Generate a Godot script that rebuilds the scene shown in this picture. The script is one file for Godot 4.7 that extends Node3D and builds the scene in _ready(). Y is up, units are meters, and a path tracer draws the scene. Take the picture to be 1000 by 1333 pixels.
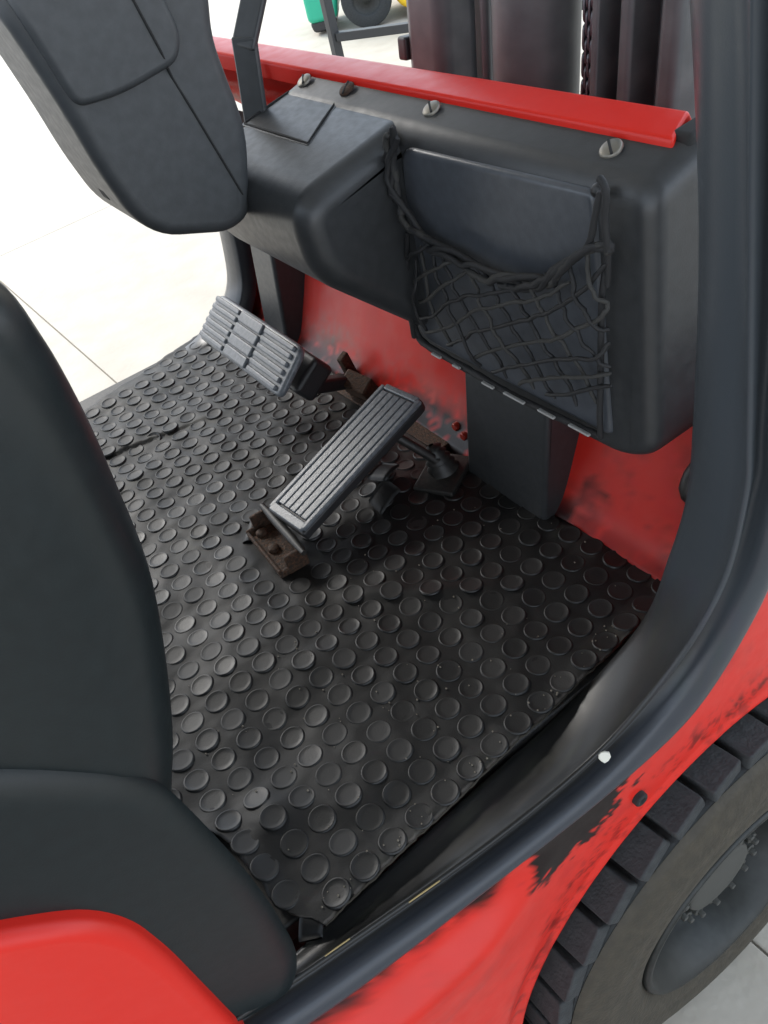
extends Node3D
# A forklift's operator footwell, photographed from beside the vehicle.
# x = forward, y = up, z = towards the camera's side; the cab floor is y = 0.

const GROUND_Y := -0.79
const YAW := 0.08976          # the mat lies slightly askew in the cab
var M := {}
var rng := RandomNumberGenerator.new()
var noise := FastNoiseLite.new()
var noise2 := FastNoiseLite.new()
var truck: Node3D
var shear_k := 0.0            # slopes the top of the dash cover (rise in y per metre of x)
var shear_x := 0.0
var shear_y := 0.0

func _ready():
	# ---------------------------------------------------------------- camera, sky, sun
	var cam := Camera3D.new()
	cam.name = "camera"
	cam.fov = 62.754
	cam.near = 0.02
	cam.far = 400.0
	cam.transform = Transform3D(Basis(Vector3(0.79998, -0.20870, 0.56256), Vector3(0.51142, 0.72751, -0.45737), Vector3(-0.31382, 0.65359, 0.68873)).orthonormalized(), Vector3(-0.05556, 0.73886, 0.83432))
	add_child(cam)
	cam.current = true
	var sky_m := ProceduralSkyMaterial.new()
	sky_m.sky_top_color = Color(0.80, 0.87, 0.95)
	sky_m.sky_horizon_color = Color(0.97, 0.98, 1.0)
	sky_m.sky_curve = 0.2
	sky_m.ground_bottom_color = Color(0.6, 0.6, 0.58)
	sky_m.ground_horizon_color = Color(0.9, 0.9, 0.9)
	sky_m.sun_angle_max = 0.0
	var sky := Sky.new()
	sky.sky_material = sky_m
	var env := Environment.new()
	env.background_mode = Environment.BG_SKY
	env.sky = sky
	env.tonemap_mode = Environment.TONE_MAPPER_LINEAR
	env.tonemap_exposure = 2.85
	env.sdfgi_enabled = true
	env.ssao_enabled = true
	env.ssil_enabled = true
	var we := WorldEnvironment.new()
	we.name = "world"
	we.environment = env
	add_child(we)
	var sun := DirectionalLight3D.new()
	sun.name = "sun"
	sun.light_energy = 0.6
	sun.light_angular_distance = 25.0
	sun.light_color = Color(1.0, 0.985, 0.965)
	sun.shadow_enabled = true
	add_child(sun)
	sun.look_at_from_position(Vector3(-0.5, 2.0, -2.3), Vector3.ZERO)

	rng.seed = 7
	noise.seed = 3; noise.frequency = 1.0; noise.fractal_octaves = 4
	noise2.seed = 11; noise2.frequency = 1.0; noise2.fractal_octaves = 5
	materials()
	ground()
	add_shade_roof()
	forklift()
	mat()
	net()
	background()

# ==================================================================== materials
func lin(r: float, g: float, b: float) -> Color:
	return Color(r, g, b).linear_to_srgb()

func bump(freq: float, strength: float, kind := FastNoiseLite.TYPE_SIMPLEX_SMOOTH) -> NoiseTexture2D:
	var t := NoiseTexture2D.new()
	t.width = 512; t.height = 512; t.seamless = true
	var n := FastNoiseLite.new()
	n.seed = 5; n.noise_type = kind; n.frequency = freq; n.fractal_octaves = 3
	t.noise = n
	t.as_normal_map = true
	t.bump_strength = strength
	return t

func tone(freq: float, a: Color, b: Color, seed := 1, octaves := 5) -> NoiseTexture2D:
	var t := NoiseTexture2D.new()
	t.width = 512; t.height = 512; t.seamless = true
	var n := FastNoiseLite.new()
	n.seed = seed; n.frequency = freq; n.fractal_octaves = octaves
	t.noise = n
	var g := Gradient.new()
	g.set_color(0, a); g.set_color(1, b)
	t.color_ramp = g
	return t

func mk(called: String, col: Color, rough: float, metal := 0.0, vc := false) -> StandardMaterial3D:
	var m := StandardMaterial3D.new()
	m.albedo_color = col
	m.roughness = rough
	m.metallic = metal
	m.vertex_color_use_as_albedo = vc
	m.resource_name = called
	M[called] = m
	return m

func worldtex(m: StandardMaterial3D, scale: float):
	m.uv1_triplanar = true
	m.uv1_world_triplanar = true
	m.uv1_scale = Vector3.ONE * scale

func materials():
	var grain := bump(0.09, 3.0, FastNoiseLite.TYPE_CELLULAR)
	var rough_tex := tone(0.012, Color(0.72, 0.72, 0.72), Color(1, 1, 1), 9)
	for spec in [["plastic", 0.036, 0.038, 0.040, 0.47], ["seat_plastic", 0.011, 0.0155, 0.0165, 0.42], ["shroud_plastic", 0.06, 0.065, 0.069, 0.55], ["frame_plastic", 0.021, 0.024, 0.029, 0.37], ["vinyl", 0.070, 0.077, 0.089, 0.38]]:  # shroud grey is lifted to stand in for veiling glare
		var m := mk(spec[0], lin(spec[1], spec[2], spec[3]), spec[4])
		m.albedo_texture = tone(0.01, Color(0.88, 0.88, 0.88), Color(1, 1, 1), 21)
		if spec[0] == "seat_plastic": m.metallic_specular = 0.42
		m.normal_enabled = true
		m.normal_texture = grain
		m.normal_scale = 0.10
		m.roughness_texture = rough_tex
		worldtex(m, 12.0)
	var fw := mk("frame_worn", Color.WHITE, 0.38, 0.0, true)
	fw.normal_enabled = true; fw.normal_texture = grain; fw.normal_scale = 0.1
	fw.metallic_specular = 0.42
	fw.roughness_texture = rough_tex
	worldtex(fw, 12.0)
	var r := mk("rubber", Color.WHITE, 0.52, 0.0, true)
	r.metallic_specular = 0.4
	r.normal_enabled = true
	r.normal_texture = bump(0.05, 5.0)
	r.normal_scale = 0.12
	worldtex(r, 14.0)
	for k in 4:
		var q = [0.009, 0.011, 0.014, 0.010][k]
		var s := mk("stud%d" % k, lin(q, q, q * 0.99), [0.46, 0.50, 0.56, 0.44][k])
		s.metallic_specular = 0.5
		s.normal_enabled = true; s.normal_texture = r.normal_texture; s.normal_scale = 0.12
		worldtex(s, 14.0)
	var red := mk("red", Color.WHITE, 0.44, 0.0, true)
	red.metallic_specular = 0.4
	red.roughness_texture = tone(0.02, Color(0.7, 0.7, 0.7), Color(1, 1, 1), 51)
	red.normal_enabled = true; red.normal_texture = bump(0.02, 2.0); red.normal_scale = 0.15
	worldtex(red, 3.0)
	mk("black_gap", lin(0.012, 0.012, 0.012), 0.8)
	mk("cord", lin(0.013, 0.013, 0.014), 0.7)
	mk("cord_worn", lin(0.034, 0.033, 0.031), 0.8)
	mk("screw_metal", lin(0.22, 0.205, 0.175), 0.45, 0.7)
	mk("clip", lin(0.36, 0.36, 0.35), 0.4, 0.2)
	mk("hub_paint", lin(0.046, 0.046, 0.040), 0.6)
	mk("pad_black", lin(0.020, 0.020, 0.021), 0.5)
	var pd := mk("pad_worn", Color.WHITE, 0.36)
	pd.albedo_texture = tone(0.02, lin(0.085, 0.096, 0.110), lin(0.21, 0.225, 0.245), 31)
	pd.normal_enabled = true; pd.normal_texture = bump(0.05, 5.0); pd.normal_scale = 0.3
	worldtex(pd, 12.0)
	var ru := mk("rusty", Color.WHITE, 0.75, 0.2)
	ru.albedo_texture = tone(0.03, lin(0.012, 0.010, 0.008), lin(0.13, 0.055, 0.025), 13)
	ru.normal_enabled = true; ru.normal_texture = bump(0.05, 6.0); ru.normal_scale = 0.6
	worldtex(ru, 9.0)
	var gs := mk("greasy", Color.WHITE, 0.5, 0.1)
	gs.albedo_texture = tone(0.03, lin(0.010, 0.010, 0.011), lin(0.04, 0.036, 0.03), 17)
	worldtex(gs, 8.0)
	var st := mk("mast_steel", Color.WHITE, 0.5, 0.0)
	st.albedo_texture = tone(0.012, lin(0.045, 0.051, 0.054), lin(0.085, 0.092, 0.094), 19)
	worldtex(st, 3.0)
	mk("chain_steel", lin(0.075, 0.075, 0.085), 0.35, 0.5)
	var ty := mk("tyre", Color.WHITE, 0.8)
	ty.albedo_texture = tone(0.02, lin(0.016, 0.018, 0.019), lin(0.036, 0.039, 0.040), 23)
	ty.normal_enabled = true; ty.normal_texture = bump(0.06, 8.0); ty.normal_scale = 0.25
	worldtex(ty, 6.0)
	var sw := mk("sidewall", Color.WHITE, 0.7)
	sw.albedo_texture = tone(0.015, lin(0.024, 0.020, 0.013), lin(0.050, 0.041, 0.026), 29)
	sw.normal_enabled = true; sw.normal_texture = bump(0.04, 5.0); sw.normal_scale = 0.5
	worldtex(sw, 5.0)
	var rm := mk("rim_paint", Color.WHITE, 0.5, 0.2)
	rm.albedo_texture = tone(0.02, lin(0.010, 0.011, 0.010), lin(0.028, 0.030, 0.027), 37)
	worldtex(rm, 5.0)
	var co := mk("concrete", Color.WHITE, 0.7)
	co.albedo_texture = tone(0.008, lin(0.345, 0.31, 0.257), lin(0.40, 0.365, 0.31), 41)
	co.normal_enabled = true; co.normal_texture = bump(0.08, 2.0); co.normal_scale = 0.2
	worldtex(co, 0.9)
	mk("shade_roof_grey", lin(0.32, 0.31, 0.29), 0.8)
	mk("joint", lin(0.21, 0.19, 0.16), 0.9)
	mk("green", lin(0.02, 0.36, 0.22), 0.4)
	mk("yellow", lin(0.75, 0.47, 0.02), 0.4)
	mk("dark_steel", lin(0.03, 0.032, 0.034), 0.5, 0.2)
	mk("grit", lin(0.16, 0.14, 0.11), 0.9)
	mk("chalk", lin(0.62, 0.60, 0.52), 0.8)
	mk("brass_scratch", lin(0.35, 0.27, 0.12), 0.5, 0.3)

# ==================================================================== mesh helpers
func begin() -> SurfaceTool:
	var st := SurfaceTool.new()
	st.begin(Mesh.PRIMITIVE_TRIANGLES)
	return st

func build(st: SurfaceTool, called: String, mat_name: String, parent: Node3D, gen := false) -> MeshInstance3D:
	if gen:
		st.index()
		st.generate_normals()
	var o := MeshInstance3D.new()
	o.name = called
	var me := st.commit()
	me.surface_set_material(0, M[mat_name])
	o.mesh = me
	o.cast_shadow = GeometryInstance3D.SHADOW_CASTING_SETTING_ON
	parent.add_child(o, true)
	return o

func thing(called: String, label: String, category: String, group := "") -> Node3D:
	var o := Node3D.new()
	o.name = called
	add_child(o, true)
	o.set_meta("label", label)
	o.set_meta("category", category)
	if group: o.set_meta("group", group)
	return o

func node(called: String, parent: Node3D, at := Vector3.ZERO) -> Node3D:
	var o := Node3D.new()
	o.name = called
	parent.add_child(o, true)
	o.position = at
	return o

func v3(a) -> Vector3:
	return Vector3(a[0], a[1], a[2])

# a sheet through rows of points; colours optional (linear), smooth normals generated later
func sheet(st: SurfaceTool, rows: Array, cols = null, close := false):
	var nr := rows.size()
	var nc: int = rows[0].size()
	for i in nr - 1:
		for j in (nc if close else nc - 1):
			var j2 := (j + 1) % nc
			var id = [[i, j], [i, j2], [i + 1, j2], [i, j], [i + 1, j2], [i + 1, j]]
			for k in id:
				if cols != null: st.set_color(cols[k[0]][k[1]])
				st.add_vertex(rows[k[0]][k[1]])

func tri(st: SurfaceTool, a: Vector3, b: Vector3, c: Vector3, na: Vector3, nb: Vector3, nc_: Vector3):
	if (b - a).cross(c - a).dot(na + nb + nc_) > 0.0:
		var t := b; b = c; c = t
		t = nb; nb = nc_; nc_ = t
	st.set_normal(na); st.add_vertex(a)
	st.set_normal(nb); st.add_vertex(b)
	st.set_normal(nc_); st.add_vertex(c)

func quad(st: SurfaceTool, a, b, c, d, na, nb, nc_, nd):
	tri(st, a, b, c, na, nb, nc_)
	tri(st, a, c, d, na, nc_, nd)

# round the corners of a polygon; r may be one radius or one per corner
func fillet(poly: Array, r, n := 5) -> PackedVector2Array:
	var out := PackedVector2Array()
	var m := poly.size()
	for i in m:
		var p: Vector2 = poly[i]
		var a: Vector2 = poly[(i + m - 1) % m]
		var b: Vector2 = poly[(i + 1) % m]
		var rad: float = r[i] if r is Array else r
		if rad <= 0.0001:
			out.append(p); continue
		var d := minf(rad, minf(p.distance_to(a), p.distance_to(b)) * 0.49)
		var p0 := p + (a - p).normalized() * d
		var p1 := p + (b - p).normalized() * d
		for k in n + 1:
			var t := float(k) / n
			out.append(p0.lerp(p, t).lerp(p.lerp(p1, t), t))
	return out

# extrude a polygon with rounded front and back edges. xf maps (u, v, w) to the scene.
func prism(st: SurfaceTool, poly: PackedVector2Array, w0: float, w1: float, bevel: float, xf: Transform3D, seg := 4, vary := 0.0):
	if Geometry2D.is_polygon_clockwise(poly):
		poly.reverse()
	var n := poly.size()
	var nrm: Array[Vector2] = []
	var ms: Array[float] = []
	for i in n:
		var e0 := (poly[i] - poly[(i + n - 1) % n]).normalized()
		var e1 := (poly[(i + 1) % n] - poly[i]).normalized()
		var n0 := Vector2(e0.y, -e0.x)
		var n1 := Vector2(e1.y, -e1.x)
		var s := (n0 + n1)
		s = s.normalized() if s.length() > 0.01 else n0
		nrm.append(s)
		ms.append(1.0 / maxf(0.5, s.dot(n0)))
	var rings: Array = []
	for k in seg + 1:
		var a := PI / 2 * (1.0 - float(k) / seg)
		rings.append([bevel * (1 - cos(a)), w0 + bevel * (1 - sin(a)), -sin(a), cos(a)])
	for k in seg + 1:
		var a := PI / 2 * float(k) / seg
		rings.append([bevel * (1 - cos(a)), w1 - bevel * (1 - sin(a)), sin(a), cos(a)])
	var pts: Array = []
	var nms: Array = []
	for r in rings:
		var pr := []
		var nr := []
		for i in n:
			var q: Vector2 = poly[i] - nrm[i] * float(r[0]) * ms[i]
			var P: Vector3 = xf * Vector3(q.x, q.y, r[1])
			var N: Vector3 = (xf.basis * Vector3(nrm[i].x * r[3], nrm[i].y * r[3], r[2])).normalized()
			if shear_k != 0.0:
				var w := smoothstep(shear_y - 0.08, shear_y - 0.02, P.y)
				P.y += shear_k * minf(P.x - shear_x, 0.0395) * w
				N = Vector3(N.x - shear_k * w * maxf(N.y, 0.0), N.y, N.z).normalized()
			pr.append(P)
			nr.append(N)
		pts.append(pr); nms.append(nr)
	for k in rings.size() - 1:
		for i in n:
			var j := (i + 1) % n
			quad(st, pts[k][i], pts[k + 1][i], pts[k + 1][j], pts[k][j], nms[k][i], nms[k + 1][i], nms[k + 1][j], nms[k][j])
	for cap in 2:
		var ring = pts[0] if cap == 0 else pts[rings.size() - 1]
		var t := Geometry2D.triangulate_polygon(poly)
		var cn := (xf.basis * Vector3(0, 0, -1 if cap == 0 else 1)).normalized()
		for k in range(0, t.size(), 3):
			tri(st, ring[t[k]], ring[t[k + 1]], ring[t[k + 2]], cn, cn, cn)

# box with rounded edges
func rbox(st: SurfaceTool, size: Vector3, r: float, xf: Transform3D):
	var h := size / 2
	prism(st, fillet([Vector2(-h.x, -h.y), Vector2(h.x, -h.y), Vector2(h.x, h.y), Vector2(-h.x, h.y)], r, 3), -h.z, h.z, minf(r, h.z * 0.9), xf, 2)

func at(p: Vector3, rot := Vector3.ZERO) -> Transform3D:
	return Transform3D(Basis.from_euler(rot), p)

# bases for prism(): polygon plane -> scene
func plane_xy() -> Transform3D: return Transform3D.IDENTITY
func plane_zy() -> Transform3D: return Transform3D(Basis(Vector3(0, 0, 1), Vector3(0, 1, 0), Vector3(1, 0, 0)), Vector3.ZERO)   # u=z v=y w=x

func smooth(path: Array, per := 6) -> Array:
	var out := []
	var n := path.size()
	for i in n - 1:
		var p0: Vector3 = path[maxi(i - 1, 0)]
		var p1: Vector3 = path[i]
		var p2: Vector3 = path[i + 1]
		var p3: Vector3 = path[mini(i + 2, n - 1)]
		for k in per:
			var t := float(k) / per
			out.append(0.5 * ((2.0 * p1) + (p2 - p0) * t + (2.0 * p0 - 5.0 * p1 + 4.0 * p2 - p3) * t * t + (3.0 * p1 - p0 - 3.0 * p2 + p3) * t * t * t))
	out.append(path[n - 1])
	return out

func tube(st: SurfaceTool, path: Array, r: float, seg := 8, wob := 0.0):
	var n := path.size()
	var up := Vector3(0.13, 0.9, 0.2)
	var rows := []
	var nr := []
	for i in n:
		var d: Vector3 = (path[mini(i + 1, n - 1)] - path[maxi(i - 1, 0)]).normalized()
		var s := d.cross(up).normalized()
		var u := s.cross(d)
		up = u
		var row := []
		var nn := []
		var rr := r * (1.0 + wob * noise.get_noise_3d(path[i].x * 400, path[i].y * 400, path[i].z * 400))
		if i == 0 or i == n - 1: rr *= 0.6
		for k in seg:
			var a := TAU * k / seg
			var q := s * cos(a) + u * sin(a)
			row.append(path[i] + q * rr); nn.append(q)
		rows.append(row); nr.append(nn)
	for i in n - 1:
		for k in seg:
			var k2 := (k + 1) % seg
			quad(st, rows[i][k], rows[i][k2], rows[i + 1][k2], rows[i + 1][k], nr[i][k], nr[i][k2], nr[i + 1][k2], nr[i + 1][k])
	for e in 2:
		var i := 0 if e == 0 else n - 1
		var d: Vector3 = (path[0] - path[1]).normalized() if e == 0 else (path[n - 1] - path[n - 2]).normalized()
		for k in seg:
			var k2 := (k + 1) % seg
			tri(st, path[i], rows[i][k2], rows[i][k], d, d, d)

# profile of (radius, height) turned about the local z axis
func lathe(st: SurfaceTool, prof: Array, seg: int, xf: Transform3D, a0 := 0.0, a1 := TAU):
	var m := prof.size()
	var pn := []
	for i in m:
		var t: Vector2 = (prof[mini(i + 1, m - 1)] - prof[maxi(i - 1, 0)]).normalized()
		pn.append(Vector2(t.y, -t.x))
	for i in seg:
		var b0 := a0 + (a1 - a0) * i / seg
		var b1 := a0 + (a1 - a0) * (i + 1) / seg
		for k in m - 1:
			var P := []
			var N := []
			for c in [[k, b0], [k, b1], [k + 1, b1], [k + 1, b0]]:
				var q: Vector2 = prof[c[0]]
				var nn: Vector2 = pn[c[0]]
				P.append(xf * Vector3(q.x * cos(c[1]), q.x * sin(c[1]), q.y))
				N.append((xf.basis * Vector3(nn.x * cos(c[1]), nn.x * sin(c[1]), nn.y)).normalized())
			quad(st, P[0], P[1], P[2], P[3], N[0], N[1], N[2], N[3])

func rows_of(list: Array) -> Array:
	var o := []
	for a in list: o.append(v3(a))
	return o

# ==================================================================== ground
func ground():
	var g := begin()
	rbox(g, Vector3(120, 120, 0.1), 0.01, at(Vector3(20, GROUND_Y - 0.056, -20), Vector3(PI / 2, 0, 0)))
	var o := build(g, "ground", "joint", self)
	o.set_meta("kind", "structure")
	# poured concrete slabs with open joints
	var yaw := 0.04
	for i in range(-3, 6):
		for j in range(-7, 3):
			var s := begin()
			rbox(s, Vector3(2.9955, 2.9955, 0.05), 0.003, at(Vector3.ZERO, Vector3(PI / 2, 0, 0)))
			var m := build(s, "concrete_slab", "concrete", o)
			var c := Basis(Vector3.UP, yaw) * Vector3(1.5 + 3.0 * i, 0, 3.0 * j + 0.4)
			m.transform = Transform3D(Basis(Vector3.UP, yaw), Vector3(0.475 + c.x, GROUND_Y - 0.025 + rng.randf_range(-0.001, 0.0), c.z))
	var f := begin()
	for b in [[-200.0, 200.0, 9.6, 200.0], [-200.0, 200.0, -220.0, -22.8], [-200.0, -9.5, -22.8, 9.6], [20.0, 200.0, -22.8, 9.6]]:
		var y := GROUND_Y - 0.002
		quad(f, Vector3(b[0], y, b[2]), Vector3(b[1], y, b[2]), Vector3(b[1], y, b[3]), Vector3(b[0], y, b[3]), Vector3.UP, Vector3.UP, Vector3.UP, Vector3.UP)
	var a := build(f, "yard", "concrete", self)
	a.set_meta("kind", "structure")

# unseen roof slab added overhead to shade the footwell; daylight enters at the sides
func add_shade_roof():
	var s := begin()
	rbox(s, Vector3(4.6, 8.7, 0.2), 0.02, at(Vector3(-0.7, 3.2, 0.35), Vector3(PI / 2, 0, 0)))
	var o := build(s, "added_shade_roof", "shade_roof_grey", self)
	o.set_meta("kind", "structure")

# ==================================================================== forklift
func red_at(base: Vector3, grime: float, dust_sheen := 0.0) -> Color:
	var c := Color(base.x, base.y, base.z)
	c = c.lerp(Color(0.26, 0.17, 0.15), clampf(dust_sheen, 0, 1))
	return c.lerp(Color(0.004, 0.003, 0.003), clampf(grime, 0, 1))

const RED := Vector3(0.60, 0.023, 0.015)

func redmesh(st: SurfaceTool):   # plain red for meshes with set normals
	st.set_color(Color(RED.x, RED.y, RED.z))

func forklift():
	truck = thing("forklift", "red forklift with black cab trim, open footwell and two pedals, filling the picture", "forklift")
	chassis()
	bulkhead()
	dash()
	steering()
	cab_frames()
	fender()
	wheel()
	seat_side()
	pedals()
	mast()

func chassis():
	var s := begin()
	rbox(s, Vector3(1.0, 1.08, 0.03), 0.004, at(Vector3(-0.02, -0.024, -0.105), Vector3(PI / 2, 0, 0)))
	build(s, "floor_plate", "greasy", truck)
	s = begin()
	rbox(s, Vector3(1.5, 0.42, 0.82), 0.02, at(Vector3(-0.2, -0.30, -0.09)))
	build(s, "chassis", "black_gap", truck)

func bulkhead():
	var st := begin()
	var rows := []
	var cols := []
	for i in 61:
		var y := -0.02 + 0.37 * i / 60.0
		var row := []
		var col := []
		for j in 141:
			var z := -0.66 + 1.155 * j / 140.0
			var x := 0.458 + 0.4 * maxf(y, 0.0) + 0.02 * exp(-maxf(y, 0) / 0.012) * -0.6
			row.append(Vector3(x, y, z))
			var n := noise.get_noise_3d(z * 9, y * 9, 2.0)
			var f := noise2.get_noise_3d(z * 45, y * 45, 7.0)
			# scuffed, dusty paint by the brake, boot grime low down
			var dust_sheen := 0.0
			dust_sheen += 0.75 * exp(-pow((z + 0.34) / 0.10, 2) - pow((y - 0.02) / 0.05, 2)) * (0.75 + 0.9 * f)
			dust_sheen += 0.22 * exp(-pow((z + 0.08) / 0.16, 2) - pow((y - 0.045) / 0.03, 2)) * smoothstep(-0.25, 0.35, f + n)
			dust_sheen += 0.16 * smoothstep(-0.1, 0.5, n)
			var low := smoothstep(0.045 + 0.03 * n, 0.0, y) * smoothstep(-0.3, 0.25, f + 0.25)
			var g := low * 0.95
			if z > 0.25: g = low * 0.5 + 0.35 * smoothstep(0.0, 0.5, n + 0.5 * f) + 0.95 * exp(-pow((z - 0.41) / 0.035, 2) - pow((y - 0.13) / 0.04, 2)) * smoothstep(-0.45, 0.1, f) + 0.5 * exp(-pow((y - 0.055) / 0.02, 2)) * smoothstep(0.0, 0.45, n + 0.4 * f)
			else: g += 0.95 * exp(-pow((z - 0.0) / 0.12, 2) - pow((y - 0.01) / 0.035, 2)) * smoothstep(-0.4, 0.2, f)
			col.append(red_at(RED * (0.9 + 0.15 * n), g, dust_sheen))
		rows.append(row); cols.append(col)
	sheet(st, rows, cols)
	var b := build(st, "bulkhead", "red", truck, true)
	# nuts and a weld tab by the accelerator
	for p in [[0.468, 0.024, 0.012], [0.466, 0.018, 0.032]]:
		var s := begin()
		var hexa := []
		for k in 6: hexa.append(Vector2(cos(k * PI / 3), sin(k * PI / 3)) * 0.0065)
		s.set_color(Color(0.22, 0.02, 0.015))
		prism(s, PackedVector2Array(hexa), -0.008, 0.004, 0.002, Transform3D(plane_zy().basis, v3(p)), 2)
		build(s, "nut", "red", b)
	# rusty floor tab under the brake
	var s2 := begin()
	rbox(s2, Vector3(0.035, 0.006, 0.30), 0.002, at(Vector3(0.437, -0.001, -0.14), Vector3(0, 0.05, 0)))
	build(s2, "floor_strip", "rusty", truck)
	s2 = begin()
	rbox(s2, Vector3(0.03, 0.035, 0.05), 0.004, at(Vector3(0.435, 0.02, -0.20), Vector3(0.2, 0.3, 0.5)))
	rbox(s2, Vector3(0.02, 0.05, 0.012), 0.003, at(Vector3(0.445, 0.035, -0.245), Vector3(0.1, 0.3, 0.3)))
	build(s2, "brake_bracket", "rusty", truck)
	# support columns
	for zz in [[0.074, 0.228], [-0.52, -0.437]]:
		var c := begin()
		prism(c, fillet([Vector2(0.428, -0.008), Vector2(0.478, 0.335), Vector2(0.66, 0.335), Vector2(0.54, -0.008)], 0.003, 2), zz[0], zz[1], 0.007, plane_xy())
		build(c, "support_column", "plastic", truck)
	# black hose end by the right pillar
	var h := begin()
	tube(h, smooth([Vector3(0.53, 0.165, 0.44), Vector3(0.508, 0.135, 0.398), Vector3(0.492, 0.105, 0.396), Vector3(0.51, 0.08, 0.43)], 5), 0.010, 10, 0.3)
	tube(h, smooth([Vector3(0.53, 0.150, 0.45), Vector3(0.512, 0.125, 0.412), Vector3(0.500, 0.100, 0.41), Vector3(0.52, 0.07, 0.44)], 5), 0.009, 10, 0.3)
	build(h, "hose", "greasy", truck)

func dash():
	var d := begin()
	var front := fillet([Vector2(0.446, 0.483), Vector2(0.446, 0.250), Vector2(0.411, 0.229), Vector2(0.199, 0.222), Vector2(0.125, 0.229), Vector2(0.092, 0.239), Vector2(0.080, 0.294), Vector2(-0.10, 0.305), Vector2(-0.10, 0.483)], [0.022, 0.04, 0.04, 0.03, 0.022, 0.02, 0.02, 0.03, 0.02], 5)
	shear_k = 0.5; shear_x = 0.38; shear_y = 0.483
	prism(d, front, 0.380, 0.455, 0.016, plane_zy(), 8)
	shear_k = 0.0
	var side := fillet([Vector2(0.418, 0.40), Vector2(0.412, 0.4920), Vector2(0.2575, 0.4590), Vector2(0.2635, 0.381), Vector2(0.384, 0.262), Vector2(0.418, 0.29)], [0.028, 0.028, 0.036, 0.030, 0.034, 0.028], 8)
	prism(d, side, -0.105, 0.142, 0.024, plane_xy(), 9)
	var cover := build(d, "dash_cover", "plastic", truck)
	# face panel behind the net
	var p := begin()
	var lean := Transform3D(Basis(Vector3.BACK, -0.004), Vector3.ZERO)
	var piv := Vector3(0.379, 0.476, 0.0)
	prism(p, fillet([Vector2(0.145, -0.004), Vector2(0.393, 0.001), Vector2(0.401, -0.222), Vector2(0.108, -0.224)], [0.02, 0.010, 0.008, 0.03], 5), -0.0025, 0.012, 0.006, Transform3D(lean.basis, piv) * plane_zy(), 7)
	build(p, "face_panel", "vinyl", cover)
	# slotted screw heads on the sloping top
	var tilt := Basis(Vector3.BACK, atan(0.5))
	var heads := [Vector3(0.4095, 0.4978, -0.074), Vector3(0.410, 0.4980, 0.0135), Vector3(0.408, 0.497, 0.1616), Vector3(0.4065, 0.4962, 0.3824)]
	for k in 4:
		var hb := tilt * Basis(Vector3.RIGHT, -PI / 2)
		var s := begin()
		lathe(s, [Vector2(0.0092, -0.001), Vector2(0.0090, 0.0009), Vector2(0.0080, 0.0019), Vector2(0.005, 0.0026), Vector2(0.0, 0.0029)], 24, Transform3D(hb, Vector3.ZERO))
		var o := build(s, "screw", "rusty" if k == 1 else "screw_metal", cover)
		if k == 1: o.set_meta("label", "rusty red screw")
		o.position = heads[k] - tilt.y * 0.0006
		s = begin()
		rbox(s, Vector3(0.0165, 0.0020, 0.0018), 0.0004, Transform3D(hb * Basis(Vector3.BACK, [0.9, 0.4, 0.95, 0.85][k]), heads[k] + tilt.y * 0.0017))
		build(s, "screw_slot", "black_gap", cover)
	# flush access lid
	var l := begin()
	var lid_xf := Transform3D(Basis(Vector3(0.979, 0.203, 0.0), Vector3(0.0, 0.0, 1.0), Vector3(0.203, -0.979, 0.0)).orthonormalized(), Vector3(0.365, 0.4815, -0.022))
	prism(l, fillet([Vector2(-0.035, -0.075), Vector2(0.035, -0.072), Vector2(0.035, 0.035), Vector2(-0.035, 0.076)], 0.006, 3), -0.0008, 0.006, 0.0006, lid_xf, 2)
	build(l, "access_lid", "plastic", cover)
	l = begin()
	var ring := [Vector3(-0.032, -0.07, -0.0012), Vector3(0.032, -0.067, -0.0012), Vector3(0.032, 0.032, -0.0012), Vector3(-0.032, 0.071, -0.0012), Vector3(-0.032, -0.07, -0.0012)]
	for k in 4: tube(l, [lid_xf * ring[k], lid_xf * ring[k].lerp(ring[k + 1], 0.5), lid_xf * ring[k + 1]], 0.0016, 6)
	build(l, "lid_frame", "black_gap", cover)
	# red cowl above and behind the cover
	var c := begin()
	redmesh(c)
	prism(c, fillet([Vector2(0.4205, 0.485), Vector2(0.4205, 0.5045), Vector2(0.462, 0.5065), Vector2(0.64, 0.33), Vector2(0.60, 0.33)], [0.001, 0.004, 0.004, 0.004, 0.002], 3), -0.62, 0.414, 0.003, Transform3D(Basis(Vector3(1, 0, -0.5), Vector3.UP, Vector3.BACK), Vector3(0, 0, 0.5 * 0.4205 + 0.013)), 3)
	build(c, "cowl", "red", truck)
	c = begin()
	prism(c, fillet([Vector2(0.424, 0.49), Vector2(0.430, 0.5055), Vector2(0.466, 0.5075), Vector2(0.64, 0.33), Vector2(0.60, 0.33)], 0.003, 3), 0.4165, 0.436, 0.004, plane_xy(), 3)
	build(c, "cowl_seal", "black_gap", truck)
	# dark tray inside the dash, seen left of the cover
	c = begin()
	rbox(c, Vector3(0.18, 0.02, 0.4), 0.004, at(Vector3(0.37, 0.40, -0.30)))
	build(c, "dash_tray", "black_gap", truck)
	c = begin()
	tube(c, [Vector3(0.40, 0.46, -0.19), Vector3(0.40, 0.49, -0.19), Vector3(0.40, 0.515, -0.19)], 0.006, 8)
	tube(c, [Vector3(0.37, 0.46, -0.13), Vector3(0.37, 0.475, -0.135), Vector3(0.37, 0.485, -0.14)], 0.006, 8)
	build(c, "pin", "dark_steel", truck)

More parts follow.
